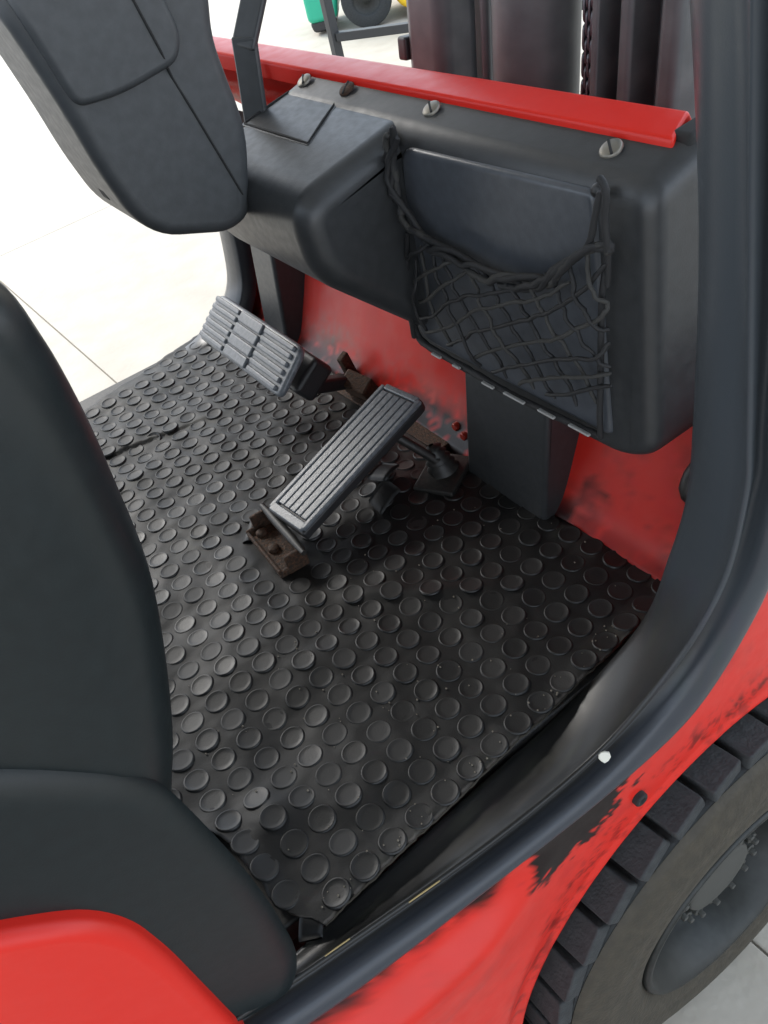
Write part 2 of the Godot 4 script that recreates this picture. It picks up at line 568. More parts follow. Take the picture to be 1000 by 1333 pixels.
func steering():
	var s := begin()
	var near := [Vector2(0.100, 0.700), Vector2(0.118, 0.620), Vector2(0.128, 0.565), Vector2(0.134, 0.520), Vector2(0.146, 0.470), Vector2(0.168, 0.442), Vector2(0.235, 0.418), Vector2(0.262, 0.425), Vector2(0.287, 0.503), Vector2(0.283, 0.553), Vector2(0.281, 0.586), Vector2(0.292, 0.625), Vector2(0.305, 0.700)]
	prism(s, fillet(near, [0.0, 0.02, 0.02, 0.02, 0.03, 0.03, 0.03, 0.02, 0.03, 0.02, 0.02, 0.02, 0.0], 4), -0.10, 0.03, 0.014, plane_xy(), 6)
	var col := build(s, "steering_column_cover", "shroud_plastic", truck)
	# raised upper shell with its rounded ledge
	s = begin()
	prism(s, fillet([Vector2(0.112, 0.70), Vector2(0.128, 0.62), Vector2(0.136, 0.575), Vector2(0.18, 0.572), Vector2(0.238, 0.580), Vector2(0.249, 0.600), Vector2(0.243, 0.64), Vector2(0.25, 0.70)], [0.0, 0.02, 0.012, 0.02, 0.016, 0.012, 0.02, 0.0], 5), 0.02, 0.037, 0.007, plane_xy(), 5)
	build(s, "upper_shell", "shroud_plastic", col)
	s = begin()
	tube(s, smooth([Vector3(0.205, 0.70, 0.0372), Vector3(0.216, 0.635, 0.0372), Vector3(0.224, 0.592, 0.0370), Vector3(0.228, 0.571, 0.0302), Vector3(0.236, 0.54, 0.0302), Vector3(0.249, 0.487, 0.0302), Vector3(0.258, 0.450, 0.0302)], 5), 0.0012, 6)
	build(s, "seam", "black_gap", col)
	s = begin()
	rbox(s, Vector3(0.008, 0.012, 0.02), 0.002, at(Vector3(0.146, 0.486, -0.03), Vector3(0, 0, 0.2)))
	build(s, "catch", "black_gap", col)
	# bent flat strut rising behind the column
	s = begin()
	for seg in [[Vector3(0.415, 0.62, -0.10), Vector3(0.365, 0.548, -0.10)], [Vector3(0.365, 0.548, -0.10), Vector3(0.345, 0.43, -0.10)]]:
		var a: Vector3 = seg[0]
		var b: Vector3 = seg[1]
		var dir := (a - b).normalized()
		var side := Vector3(0.55, 0, 0.83)
		side = (side - dir * side.dot(dir)).normalized()
		var bas := Basis(side, dir, side.cross(dir))
		rbox(s, Vector3(0.03, a.distance_to(b) + 0.012, 0.008), 0.003, Transform3D(bas, (a + b) / 2))
	build(s, "strut", "shroud_plastic", truck)

func cab_frames():
	var Rr := smooth(rows_of([[0.290,0.76,0.572],[0.307,0.650,0.568],[0.329,0.509,0.562],[0.352,0.354,0.556],[0.363,0.279,0.550],[0.362,0.173,0.537],[0.324,0.083,0.522],[0.238,0.014,0.508],[0.108,-0.003,0.500],[-0.061,0.002,0.488],[-0.155,0.005,0.480],[-0.30,0.009,0.472]]), 6)
	var Ii := smooth(rows_of([[0.320,0.75,0.500],[0.338,0.643,0.500],[0.356,0.482,0.500],[0.364,0.316,0.495],[0.374,0.229,0.483],[0.376,0.141,0.463],[0.362,0.045,0.442],[0.265,-0.009,0.434],[0.109,-0.009,0.444],[-0.068,-0.009,0.456],[-0.168,-0.009,0.460],[-0.32,-0.009,0.464]]), 6)
	var Oo := smooth(rows_of([[0.290,0.76,0.594],[0.306,0.651,0.590],[0.334,0.512,0.585],[0.373,0.324,0.575],[0.393,0.218,0.565],[0.394,0.119,0.550],[0.337,0.012,0.536],[0.237,-0.024,0.527],[0.109,-0.030,0.520],[-0.053,-0.034,0.510],[-0.148,-0.030,0.502],[-0.30,-0.022,0.492]]), 6)
	var st := begin()
	var rows := []
	for i in Rr.size():
		var I: Vector3 = Ii[i]
		var R: Vector3 = Rr[i]
		var O: Vector3 = Oo[i]
		var t: Vector3 = (Rr[mini(i + 1, Rr.size() - 1)] - Rr[maxi(i - 1, 0)]).normalized()
		var n := t.cross(R - I).normalized()
		if n.dot(Vector3(-0.056, 0.74, 0.834) - R) < 0: n = -n
		var n2 := t.cross(O - R).normalized()
		if n2.dot(Vector3(-0.3, 0.5, 1.0)) < 0: n2 = -n2
		var row := []
		row.append(I - n * 0.03)
		row.append(I - n * 0.004)
		var k_sill := smoothstep(0.35, 0.0, I.y)          # trough only along the sill
		for k in 9:
			var u := float(k) / 8.0
			var p := I.lerp(R, 0.03 + 0.82 * u)
			p += n * (lerpf(0.006, -0.0035, k_sill) * sin(PI * u) - 0.002 * (1 - u))
			row.append(p)
		row.append(R - (R - I).normalized() * 0.0035 + n * 0.0024)
		row.append(R + n * 0.0034)
		row.append(R + (O - R) * 0.08 + n * 0.0018)
		row.append(R + (O - R) * 0.13 - n2 * 0.006)
		row.append(R + (O - R) * 0.17 - n2 * 0.015)
		row.append(R + (O - R) * 0.38 - n2 * 0.015)
		row.append(R + (O - R) * 0.43 - n2 * 0.006)
		row.append(R + (O - R) * 0.48 + n2 * 0.0005)
		row.append(R + (O - R) * 0.56 + n2 * 0.003)
		row.append(R + (O - R) * 0.76 + n2 * 0.004)
		row.append(R + (O - R) * 0.94 + n2 * 0.002)
		row.append(O)
		row.append(O - n2 * 0.006 + (O - R) * 0.02)
		row.append(O - n2 * 0.03 - (O - R) * 0.2)
		rows.append(row)
	var cols := []
	for row in rows:
		var cr := []
		for k in row.size():
			var p: Vector3 = row[k]
			var sill := smoothstep(0.16, 0.02, p.y)
			var f := noise2.get_noise_3d(p.x * 30, p.y * 30, p.z * 60)
			var c := Color(0.050, 0.056, 0.065).lerp(Color(0.017, 0.016, 0.015), sill * (0.95 if k < 17 else 0.25))
			if k < 11: c = c.lerp(Color(0.05, 0.046, 0.038), sill * 0.5 * smoothstep(0.1, 0.5, f))
			cr.append(c)
		cols.append(cr)
	sheet(st, rows, cols)
	var fr := build(st, "cab_frame", "frame_worn", truck, true)
	# chips and scratches
	var c := begin()
	var blob := []
	for k in 9: blob.append(Vector2(cos(k * TAU / 9), sin(k * TAU / 9)) * 0.0062 * rng.randf_range(0.75, 1.15))
	prism(c, PackedVector2Array(blob), -0.002, 0.0016, 0.001, Transform3D(Basis(Vector3(0.8, -0.2, 0.56), Vector3(0.3, 0.8, -0.4), Vector3(-0.3, 0.65, 0.69)).orthonormalized(), Vector3(0.240, 0.0115, 0.5115)), 2)
	build(c, "chip", "chalk", fr)
	c = begin()
	tube(c, [Vector3(0.051, 0.0008, 0.4975), Vector3(0.035, 0.001, 0.4962), Vector3(0.018, 0.0014, 0.495)], 0.0010, 5, 0.8)
	tube(c, [Vector3(-0.04, 0.0045, 0.4875), Vector3(-0.055, 0.0050, 0.4865), Vector3(-0.065, 0.0050, 0.4858)], 0.0009, 5, 0.8)
	build(c, "scratch", "brass_scratch", fr)
	# the far-side frame
	var prof := smooth(rows_of([[0.47, 0.42, 0], [0.462, 0.26, 0], [0.452, 0.14, 0], [0.428, 0.055, 0], [0.36, 0.008, 0], [0.22, -0.004, 0], [-0.5, -0.006, 0]]), 5)
	st = begin()
	rows = []
	for i in prof.size():
		var p: Vector3 = prof[i]
		var t: Vector3 = (prof[mini(i + 1, prof.size() - 1)] - prof[maxi(i - 1, 0)]).normalized()
		var n := Vector3(t.y, -t.x, 0)
		if n.dot(Vector3(-1, 1, 0)) < 0: n = -n
		var row := []
		for q in [[-0.585, -0.03], [-0.585, -0.004], [-0.589, 0.0], [-0.60, 0.003], [-0.62, 0.004], [-0.64, 0.003], [-0.652, -0.001], [-0.656, -0.01], [-0.656, -0.05]]:
			row.append(p + n * q[1] + Vector3(0, 0, q[0] + 0.055 * smoothstep(0.40, 0.12, p.x)))
		rows.append(row)
	sheet(st, rows)
	build(st, "cab_frame", "frame_plastic", truck, true)

const WC := Vector2(0.417, -0.474)

func sill_edge(x: float) -> Vector2:     # y and z of the trim's lower edge above the fender
	var t := [[-0.30, -0.022, 0.490], [-0.148, -0.030, 0.500], [-0.053, -0.034, 0.506], [0.109, -0.030, 0.517], [0.237, -0.024, 0.522], [0.337, 0.012, 0.528], [0.394, 0.119, 0.535], [0.40, 0.2, 0.54]]
	for k in t.size() - 1:
		if x <= t[k + 1][0]:
			var u: float = clampf((x - t[k][0]) / (t[k + 1][0] - t[k][0]), 0, 1)
			return Vector2(lerpf(t[k][1], t[k + 1][1], u), lerpf(t[k][2], t[k + 1][2], u))
	return Vector2(0.2, 0.54)

func fender():
	var st := begin()
	var rows := []
	var cols := []
	var na := 330
	var nr := 64
	for i in na + 1:
		var th := deg_to_rad(lerpf(35.0, 232.0, float(i) / na))
		var dir := Vector2(cos(th), sin(th))
		var r0 := 0.343
		# run out to the trim edge or to the rear of the panel
		var r1 := r0 + 0.004
		for k in 200:
			var q := WC + dir * (r1 + 0.004)
			if q.x < -0.32 or q.y < -0.78: break
			if q.y > sill_edge(q.x).x - 0.004 and q.x < 0.40: break
			if q.x >= 0.40 and q.y > 0.30: break
			r1 += 0.004
		var row := []
		var col := []
		row.append(Vector3(WC.x + dir.x * r0, WC.y + dir.y * r0, 0.492)); col.append(red_at(RED * 0.9, 0.5))
		for j in nr + 1:
			var u := float(j) / nr
			var r := lerpf(r0, r1, u * (0.35 + 0.65 * u))
			var p := WC + dir * r
			var e := sill_edge(p.x)
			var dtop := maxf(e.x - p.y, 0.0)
			var da := r - r0
			# flange round the arch, a pressed face behind it
			var z := 0.512 + 0.006 * smoothstep(0.0, 0.006, da) - 0.003 * smoothstep(0.006, 0.02, da)
			z += 0.026 * smoothstep(0.022, 0.062, dtop) * smoothstep(0.20, 0.03, p.x) * smoothstep(0.015, 0.06, da)
			z -= 0.010 * smoothstep(0.075, 0.16, dtop) * smoothstep(0.20, 0.03, p.x) * smoothstep(0.015, 0.06, da)
			z -= 0.02 * smoothstep(0.0, -0.3, p.x)
			z = lerpf(z, minf(z, e.y - 0.004), smoothstep(0.03, 0.0, dtop))
			row.append(Vector3(p.x, p.y, z))
			var n := noise.get_noise_3d(p.x * 14, p.y * 14, 5.0)
			var f := noise2.get_noise_3d(p.x * 48, p.y * 48, 9.0) * 0.7 + noise2.get_noise_3d(p.x * 170, p.y * 170, 3.0) * 0.45
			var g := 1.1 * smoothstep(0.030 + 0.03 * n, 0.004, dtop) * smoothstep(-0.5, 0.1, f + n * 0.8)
			var blot := exp(-pow((p.x - 0.195) / 0.075, 2) - pow((p.y + 0.06) / 0.042, 2))
			g += 2.0 * smoothstep(0.38, 0.52, blot + 0.55 * f + 0.25 * n)
			g += 1.1 * smoothstep(0.40, 0.55, smoothstep(0.07, 0.0, dtop) * smoothstep(0.10, 0.20, p.x) * smoothstep(0.36, 0.28, p.x) + 0.5 * f + 0.3 * n)
			g += 0.9 * exp(-pow((p.x - 0.38) / 0.018, 2) - pow((p.y + 0.0) / 0.018, 2)) * smoothstep(-0.2, 0.3, f)
			g += 0.6 * smoothstep(0.05, 0.4, f + 0.5 * n) * smoothstep(0.045, 0.0, absf(da - 0.035)) + 0.18 * smoothstep(0.0, 0.5, n)
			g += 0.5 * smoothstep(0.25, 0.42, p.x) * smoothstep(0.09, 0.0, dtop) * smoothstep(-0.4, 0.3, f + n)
			col.append(red_at(RED * (0.95 + 0.1 * n), minf(g, 1.0)))
		rows.append(row); cols.append(col)
	sheet(st, rows, cols)
	var fe := build(st, "fender", "red", truck, true)
	var b := begin()
	lathe(b, [Vector2(0.0085, -0.004), Vector2(0.0085, 0.0035), Vector2(0.007, 0.005), Vector2(0.0045, 0.0052), Vector2(0.0042, 0.002), Vector2(0.0, 0.002)], 18, at(Vector3(0.280, -0.107, 0.517)))
	build(b, "bolt", "black_gap", fe)
	# lining of the wheel arch
	b = begin()
	lathe(b, [Vector2(0.350, 0.505), Vector2(0.352, 0.46), Vector2(0.355, 0.32), Vector2(0.2, 0.318), Vector2(0.02, 0.318)], 60, at(Vector3(WC.x, WC.y, 0)), deg_to_rad(-10), deg_to_rad(235))
	build(b, "wheel_arch", "black_gap", truck)

func wheel():
	var w := node("front_wheel", truck, Vector3(WC.x, WC.y, 0))
	var t := begin()
	lathe(t, [Vector2(0.16, 0.36), Vector2(0.25, 0.345), Vector2(0.292, 0.35), Vector2(0.297, 0.36), Vector2(0.299, 0.45), Vector2(0.297, 0.535), Vector2(0.295, 0.5455)], 96, at(Vector3.ZERO))
	build(t, "tyre", "tyre", w)
	t = begin()
	lathe(t, [Vector2(0.2935, 0.5455), Vector2(0.290, 0.5515), Vector2(0.282, 0.5545), Vector2(0.278, 0.5540), Vector2(0.270, 0.5575), Vector2(0.245, 0.563), Vector2(0.222, 0.5630), Vector2(0.214, 0.5605), Vector2(0.206, 0.5620), Vector2(0.192, 0.561), Vector2(0.180, 0.556), Vector2(0.172, 0.548)], 96, at(Vector3.ZERO))
	build(t, "sidewall", "sidewall", w)
	var blocks := begin()
	prism(blocks, fillet([Vector2(-0.026, -0.044), Vector2(0.026, -0.044), Vector2(0.026, 0.044), Vector2(-0.026, 0.044)], 0.004, 3), -0.012, 0.012, 0.003, Transform3D.IDENTITY, 2)
	var mesh: ArrayMesh = blocks.commit()
	mesh.surface_set_material(0, M["tyre"])
	for k in 32:
		for side in 2:
			var a := deg_to_rad(11.25 * k + 6.0 + (5.6 if side == 0 else 0.0))
			var o := MeshInstance3D.new()
			o.name = "tread_block"
			o.mesh = mesh
			var rad := Vector3(cos(a), sin(a), 0)
			var tan := Vector3(-sin(a), cos(a), 0)
			var bas := Basis(tan, Vector3(0, 0, 1), rad)
			o.transform = Transform3D(bas * Basis(Vector3(0, 0, 1), 0.10 if side == 1 else -0.1), rad * (0.3065 + rng.randf_range(-0.0012, 0.0012)) + Vector3(0, 0, 0.501 if side == 1 else 0.402)).rotated_local(Vector3(0, 0, 1), rng.randf_range(-0.02, 0.02))
			w.add_child(o, true)
	var r := begin()
	lathe(r, [Vector2(0.172, 0.546), Vector2(0.176, 0.556), Vector2(0.172, 0.5615), Vector2(0.166, 0.5605), Vector2(0.160, 0.552), Vector2(0.149, 0.536), Vector2(0.143, 0.510), Vector2(0.136, 0.480), Vector2(0.120, 0.468), Vector2(0.104, 0.476), Vector2(0.094, 0.505), Vector2(0.087, 0.518), Vector2(0.0, 0.518)], 80, at(Vector3.ZERO))
	build(r, "rim", "rim_paint", w)
	r = begin()
	lathe(r, [Vector2(0.059, 0.517), Vector2(0.0585, 0.528), Vector2(0.056, 0.531), Vector2(0.045, 0.532), Vector2(0.0, 0.533)], 60, at(Vector3.ZERO))
	build(r, "hub", "hub_paint", w)
	for k in 14:
		var a := TAU * k / 14.0 + 0.2
		var s := begin()
		var hexa := PackedVector2Array()
		for q in 6: hexa.append(Vector2(cos(q * PI / 3 + a), sin(q * PI / 3 + a)) * 0.0095)
		prism(s, hexa, 0.517, 0.527, 0.0015, at(Vector3(cos(a) * 0.072, sin(a) * 0.072, 0)), 2)
		lathe(s, [Vector2(0.0045, 0.526), Vector2(0.0045, 0.534), Vector2(0.003, 0.535), Vector2(0.0, 0.535)], 10, at(Vector3(cos(a) * 0.072, sin(a) * 0.072, 0)))
		build(s, "lug_nut", "hub_paint", w)

func seat_side():
	# moulded side of the seat base
	var tb := [[0.16, -0.125, 0.470], [0.21, -0.105, 0.474], [0.26, -0.084, 0.477], [0.31, -0.062, 0.477], [0.373, -0.041, 0.477], [0.43, -0.0265, 0.477], [0.486, -0.0205, 0.477], [0.53, -0.017, 0.475], [0.571, -0.017, 0.472], [0.604, -0.023, 0.468], [0.64, -0.05, 0.455], [0.66, -0.10, 0.43], [0.665, -0.16, 0.38]]
	var lv := []
	for a in tb: lv.append(v3(a))
	lv = smooth(lv, 5)
	var st := begin()
	var rows := []
	for L in lv:
		var y: float = L.x
		var xf: float = L.y
		var zs: float = L.z
		var row := []
		for k in 6: row.append(Vector3(xf - 0.3 * (1.0 - k / 5.0) * (zs + 0.35), y, lerpf(-0.4, zs - 0.05, k / 5.0)))
		for k in range(1, 13):
			var a := PI / 2 * k / 12.0
			row.append(Vector3(xf - 0.05 * (1 - cos(a)), y, zs - 0.05 + 0.05 * sin(a)))
		for k in range(1, 13):
			var dx := 0.6 * k / 12.0
			row.append(Vector3(xf - 0.05 - dx, y, zs - 0.18 * dx))
		rows.append(row)
	sheet(st, rows)
	build(st, "seat_base", "seat_plastic", truck, true)
	# arched trim below it
	st = begin()
	var xf2 := Transform3D(Basis(Vector3(0.975, 0, 0.22).normalized(), Vector3.UP, Vector3(0.40, 0, 0.92).normalized()), Vector3(-0.08, 0, 0.494))
	var trim := fillet([Vector2(0.0, 0.322), Vector2(0.010, 0.225), Vector2(0.014, 0.137), Vector2(0.010, 0.03), Vector2(-0.015, -0.025), Vector2(-0.3, -0.03), Vector2(-0.6, -0.03), Vector2(-0.6, 0.60), Vector2(-0.2, 0.475), Vector2(-0.07, 0.394)], [0.035, 0.05, 0.06, 0.06, 0.04, 0.04, 0.04, 0.04, 0.06, 0.06], 6)
	prism(st, trim, -0.35, 0.0, 0.030, xf2, 8)
	build(st, "seat_trim", "seat_plastic", truck)
	# red side panel with a rounded upper corner
	st = begin()
	redmesh(st)
	var xf3 := Transform3D(Basis(Vector3(0.975, 0, 0.22).normalized(), Vector3.UP, Vector3(-0.22, 0, 0.975).normalized()), Vector3(-0.15, 0, 0.482))
	prism(st, fillet([Vector2(0.0, -0.5), Vector2(0.0, 0.05), Vector2(0.0, 0.155), Vector2(-0.004, 0.21), Vector2(-0.020, 0.246), Vector2(-0.056, 0.271), Vector2(-0.16, 0.328), Vector2(-0.6, 0.42), Vector2(-0.6, -0.5)], [0.0, 0.02, 0.02, 0.03, 0.04, 0.05, 0.05, 0.01, 0.01], 5), -0.05, 0.012, 0.011, xf3, 5)
	build(st, "side_panel", "red", truck)

func pedals():
	# ---- accelerator: long ribbed pad, hinged on the floor
	var ac := node("accelerator_pedal", truck)
	var a := Vector3(0.179, 0.045, -0.026)
	var b := Vector3(0.174, 0.045, 0.058)
	var c := Vector3(0.404, 0.110, 0.034)
	var d := Vector3(0.410, 0.110, -0.050)
	var ex := ((c + d) / 2 - (a + b) / 2)
	var len := ex.length()
	ex = ex.normalized()
	var ez := (b - a).normalized()
	ez = (ez - ex * ez.dot(ex)).normalized()
	var ey := ez.cross(ex)
	var xf := Transform3D(Basis(ex, ez, -ey), (a + b + c + d) / 4)     # u along, v across, w down
	var s := begin()
	var hl := len / 2
	prism(s, fillet([Vector2(-hl, -0.042), Vector2(hl, -0.042), Vector2(hl, 0.042), Vector2(-hl, 0.042)], [0.004, 0.014, 0.014, 0.004], 4), 0.0015, 0.017, 0.004, xf, 3)
	build(s, "pedal_body", "pad_black", ac)
	s = begin()
	for e in [[0.0, -0.0375, 2 * hl - 0.01, 0.008], [0.0, 0.0375, 2 * hl - 0.01, 0.008], [-hl + 0.008, 0.0, 0.013, 0.076], [hl - 0.006, 0.0, 0.009, 0.068]]:
		rbox(s, Vector3(e[2], e[3], 0.006), 0.002, xf * at(Vector3(e[0], e[1], 0.0)))
	build(s, "pad_border", "pad_worn", ac)
	for k in 5:
		s = begin()
		rbox(s, Vector3(2 * hl - 0.030, 0.0114, 0.0055), 0.0012, xf * at(Vector3(0.002, -0.026 + 0.013 * k, 0.0)))
		build(s, "rib", "pad_worn", ac)
	# hinge bracket and pin
	s = begin()
	var hx := Basis(Vector3.UP, -0.05)
	rbox(s, Vector3(0.042, 0.005, 0.108), 0.002, Transform3D(hx, Vector3(0.156, 0.006, 0.010)))
	rbox(s, Vector3(0.004, 0.009, 0.100), 0.0015, Transform3D(hx, Vector3(0.137, 0.010, 0.010)))
	rbox(s, Vector3(0.030, 0.030, 0.006), 0.002, Transform3D(hx, Vector3(0.165, 0.018, -0.042)))
	rbox(s, Vector3(0.020, 0.010, 0.005), 0.002, Transform3D(hx, Vector3(0.148, 0.010, -0.0422)))
	rbox(s, Vector3(0.030, 0.030, 0.006), 0.002, Transform3D(hx, Vector3(0.160, 0.018, 0.062)))
	rbox(s, Vector3(0.020, 0.010, 0.005), 0.002, Transform3D(hx, Vector3(0.148, 0.010, 0.0622)))
	build(s, "hinge_bracket", "rusty", ac)
	s = begin()
	tube(s, [Vector3(0.175, 0.032, -0.052), Vector3(0.174, 0.032, -0.02), Vector3(0.171, 0.032, 0.04), Vector3(0.169, 0.032, 0.074)], 0.0065, 12)
	build(s, "hinge_pin", "greasy", ac)
	for p in [[0.151, 0.0085, 0.012], [0.154, 0.0085, -0.028]]:
		s = begin()
		lathe(s, [Vector2(0.008, 0.0), Vector2(0.008, 0.004), Vector2(0.005, 0.0065), Vector2(0, 0.007)], 14, Transform3D(Basis(Vector3.RIGHT, -PI / 2), v3(p)))
		build(s, "bolt", "rusty", ac)
	# linkage and roller under the pad
	s = begin()
	tube(s, smooth([Vector3(0.352, 0.088, 0.018), Vector3(0.372, 0.062, 0.040), Vector3(0.392, 0.034, 0.056), Vector3(0.410, 0.006, 0.070)], 5), 0.0065, 10)
	rbox(s, Vector3(0.03, 0.012, 0.03), 0.004, at(Vector3(0.352, 0.086, 0.018), Vector3(0, 0, 0.27)))
	var boot := []
	for k in 11: boot.append(Vector2((0.026 - 0.0012 * k) - (0.005 if k % 2 else 0.0), 0.0045 * k))
	boot.append(Vector2(0.004, 0.050))
	lathe(s, boot, 24, Transform3D(Basis.from_euler(Vector3(-PI / 2 - 0.35, 0.3, 0.0)), Vector3(0.404, 0.0, 0.060)))
	rbox(s, Vector3(0.075, 0.010, 0.060), 0.003, at(Vector3(0.398, 0.006, 0.062), Vector3(0, 0.5, 0.06)))
	build(s, "linkage", "greasy", ac)
	# ---- brake: wide ribbed pad in three columns
	var br := node("brake_pedal", truck)
	var e0 := Vector3(0.277, 0.116, -0.275)
	var e1 := Vector3(0.339, 0.165, -0.281)
	var bx := (e1 - e0)
	var bl := bx.length()
	bx = bx.normalized()
	var bz := Vector3(0, 0, 1)
	var by := bz.cross(bx)
	var bf := Transform3D(Basis(bx, bz, -by), (e0 + e1) / 2)
	var hw := 0.139
	s = begin()
	prism(s, fillet([Vector2(-bl / 2, -hw), Vector2(bl / 2, -hw), Vector2(bl / 2, hw), Vector2(-bl / 2, hw)], [0.014, 0.020, 0.020, 0.014], 5), 0.0015, 0.014, 0.006, bf, 4)
	build(s, "pedal_body", "pad_worn", br)
	for column in [[-0.131, -0.048], [-0.042, 0.030], [0.037, 0.126]]:
		var nrow := 4 if column[0] == -0.042 else 6
		for k in nrow:
			var hh := (bl - 0.006) / nrow
			s = begin()
			rbox(s, Vector3(hh * (0.88 if nrow == 4 else 0.66), column[1] - column[0], 0.0065), 0.0022, bf * at(Vector3(-bl / 2 + 0.003 + hh * (k + 0.5), (column[0] + column[1]) / 2, 0.0)))
			build(s, "rib", "pad_worn", br)
	s = begin()
	rbox(s, Vector3(0.060, 0.04, 0.09), 0.008, at(Vector3(0.345, 0.100, -0.195), Vector3(0, 0, 0.6)))
	rbox(s, Vector3(0.10, 0.022, 0.024), 0.005, at(Vector3(0.395, 0.040, -0.215), Vector3(0, 0.2, -0.45)))
	build(s, "pedal_arm", "pad_black", br)

func mast():
	var m := node("mast", truck, Vector3(0.70, 0.42, 0.0))
	m.rotation.z = -0.12
	for p in [[-0.212, 0.088, 0.07, 0.0, 0.022], [-0.190, 0.15, 0.03, 0.075, 0.004], [0.066, 0.022, 0.05, 0.05, 0.003], [0.114, 0.010, 0.05, -0.02, 0.003], [0.130, 0.022, 0.04, 0.02, 0.003], [0.151, 0.018, 0.06, -0.01, 0.006], [0.176, 0.028, 0.05, 0.02, 0.008], [0.207, 0.028, 0.06, -0.01, 0.01]]:
		var s := begin()
		rbox(s, Vector3(p[2], 1.9, p[1]), p[4], at(Vector3(p[3], 0.25, p[0])))
		build(s, "mast_rail", "mast_steel", m)
	var c := begin()
	lathe(c, [Vector2(0.0, -0.6), Vector2(0.053, -0.6), Vector2(0.053, 1.1), Vector2(0.0, 1.1)], 36, Transform3D(Basis(Vector3.RIGHT, -PI / 2), Vector3(0.0, 0.0, -0.024)))
	build(c, "lift_cylinder", "mast_steel", m)
	c = begin()
	tube(c, [Vector3(0.0, -0.7, -0.118), Vector3(0.0, 1.1, -0.118)], 0.012, 10)
	build(c, "hydraulic_pipe", "mast_steel", m)
	# leaf chain
	for k in 16:
		for q in 2:
			var s := begin()
			var yk := -0.16 + 0.028 * k
			for zz in ([-0.012, -0.004, 0.004, 0.012] if q == 0 else [-0.008, 0.0, 0.008]):
				prism(s, fillet([Vector2(-0.009, yk - 0.009), Vector2(0.009, yk - 0.009), Vector2(0.009, yk + 0.009 + 0.012), Vector2(-0.009, yk + 0.021)], 0.008, 3), zz - 0.0017, zz + 0.0017, 0.0008, at(Vector3(-0.005, 0.014 if q == 1 else 0.0, 0.079)), 2)
			tube(s, [Vector3(-0.005, yk, 0.064), Vector3(-0.005, yk, 0.094)], 0.0042, 8)
			build(s, "chain_link", "chain_steel", m)
	var s3 := begin()
	rbox(s3, Vector3(0.03, 0.03, 0.02), 0.004, at(Vector3(-0.02, 0.012, -0.262)))
	build(s3, "mast_bracket", "dark_steel", m)

# ==================================================================== rubber mat
func mat_h(x: float, z: float) -> float:
	var h := 0.0045 * noise.get_noise_2d(x * 5, z * 5) + 0.0012 * noise.get_noise_2d(x * 16 + 9, z * 16)
	h += 0.007 * exp(-pow((x - 0.06) / 0.05, 2) - pow((z - 0.13) / 0.11, 2))      # swell behind the accelerator
	h += 0.007 * exp(-pow((x + 0.068) / 0.024, 2) - pow((z - 0.335) / 0.028, 2))  # blister near the seat
	h -= 0.004 * exp(-pow((x - 0.0) / 0.05, 2) - pow((z - 0.26) / 0.05, 2))
	h += 0.006 * smoothstep(-0.09, -0.115, x) * smoothstep(0.44, 0.36, z) * smoothstep(0.26, 0.31, z)         # back edge curls up
	h += 0.009 * exp(-pow((x - 0.335) / 0.035, 2) - pow((z - 0.055) / 0.03, 2))
	h += 0.005 * exp(-pow((x - z * 0.9 - 0.02) / 0.018, 2)) * smoothstep(0.12, 0.2, z) * smoothstep(0.36, 0.25, z)
	h += 0.003 * smoothstep(0.42, 0.456, z)
	# torn step across the far part
	var seam := -0.395 + 0.35 * (x - 0.11) + 0.006 * noise.get_noise_1d(x * 60)
	h += 0.0045 * smoothstep(seam + 0.002, seam - 0.002, z) * smoothstep(0.30, 0.16, x)
	h += 0.004 * exp(-pow((z - seam - 0.10) / 0.03, 2)) * smoothstep(0.16, 0.10, x)
	return h + 0.001

func mat_front(z: float) -> float:
	return lerpf(0.436, 0.424, smoothstep(-0.15, 0.1, z)) + 0.0015 * noise.get_noise_1d(z * 60) - 0.018 * smoothstep(0.02, 0.06, z) * smoothstep(0.11, 0.085, z)

func mat_back(z: float) -> float:
	return lerpf(-0.165, -0.114, smoothstep(0.22, 0.33, z)) + 0.003 * noise.get_noise_1d(z * 28)

func mat_left(x: float) -> float:
	return -0.535 - 0.2 * x + 0.004 * noise.get_noise_1d(x * 30 + 50)

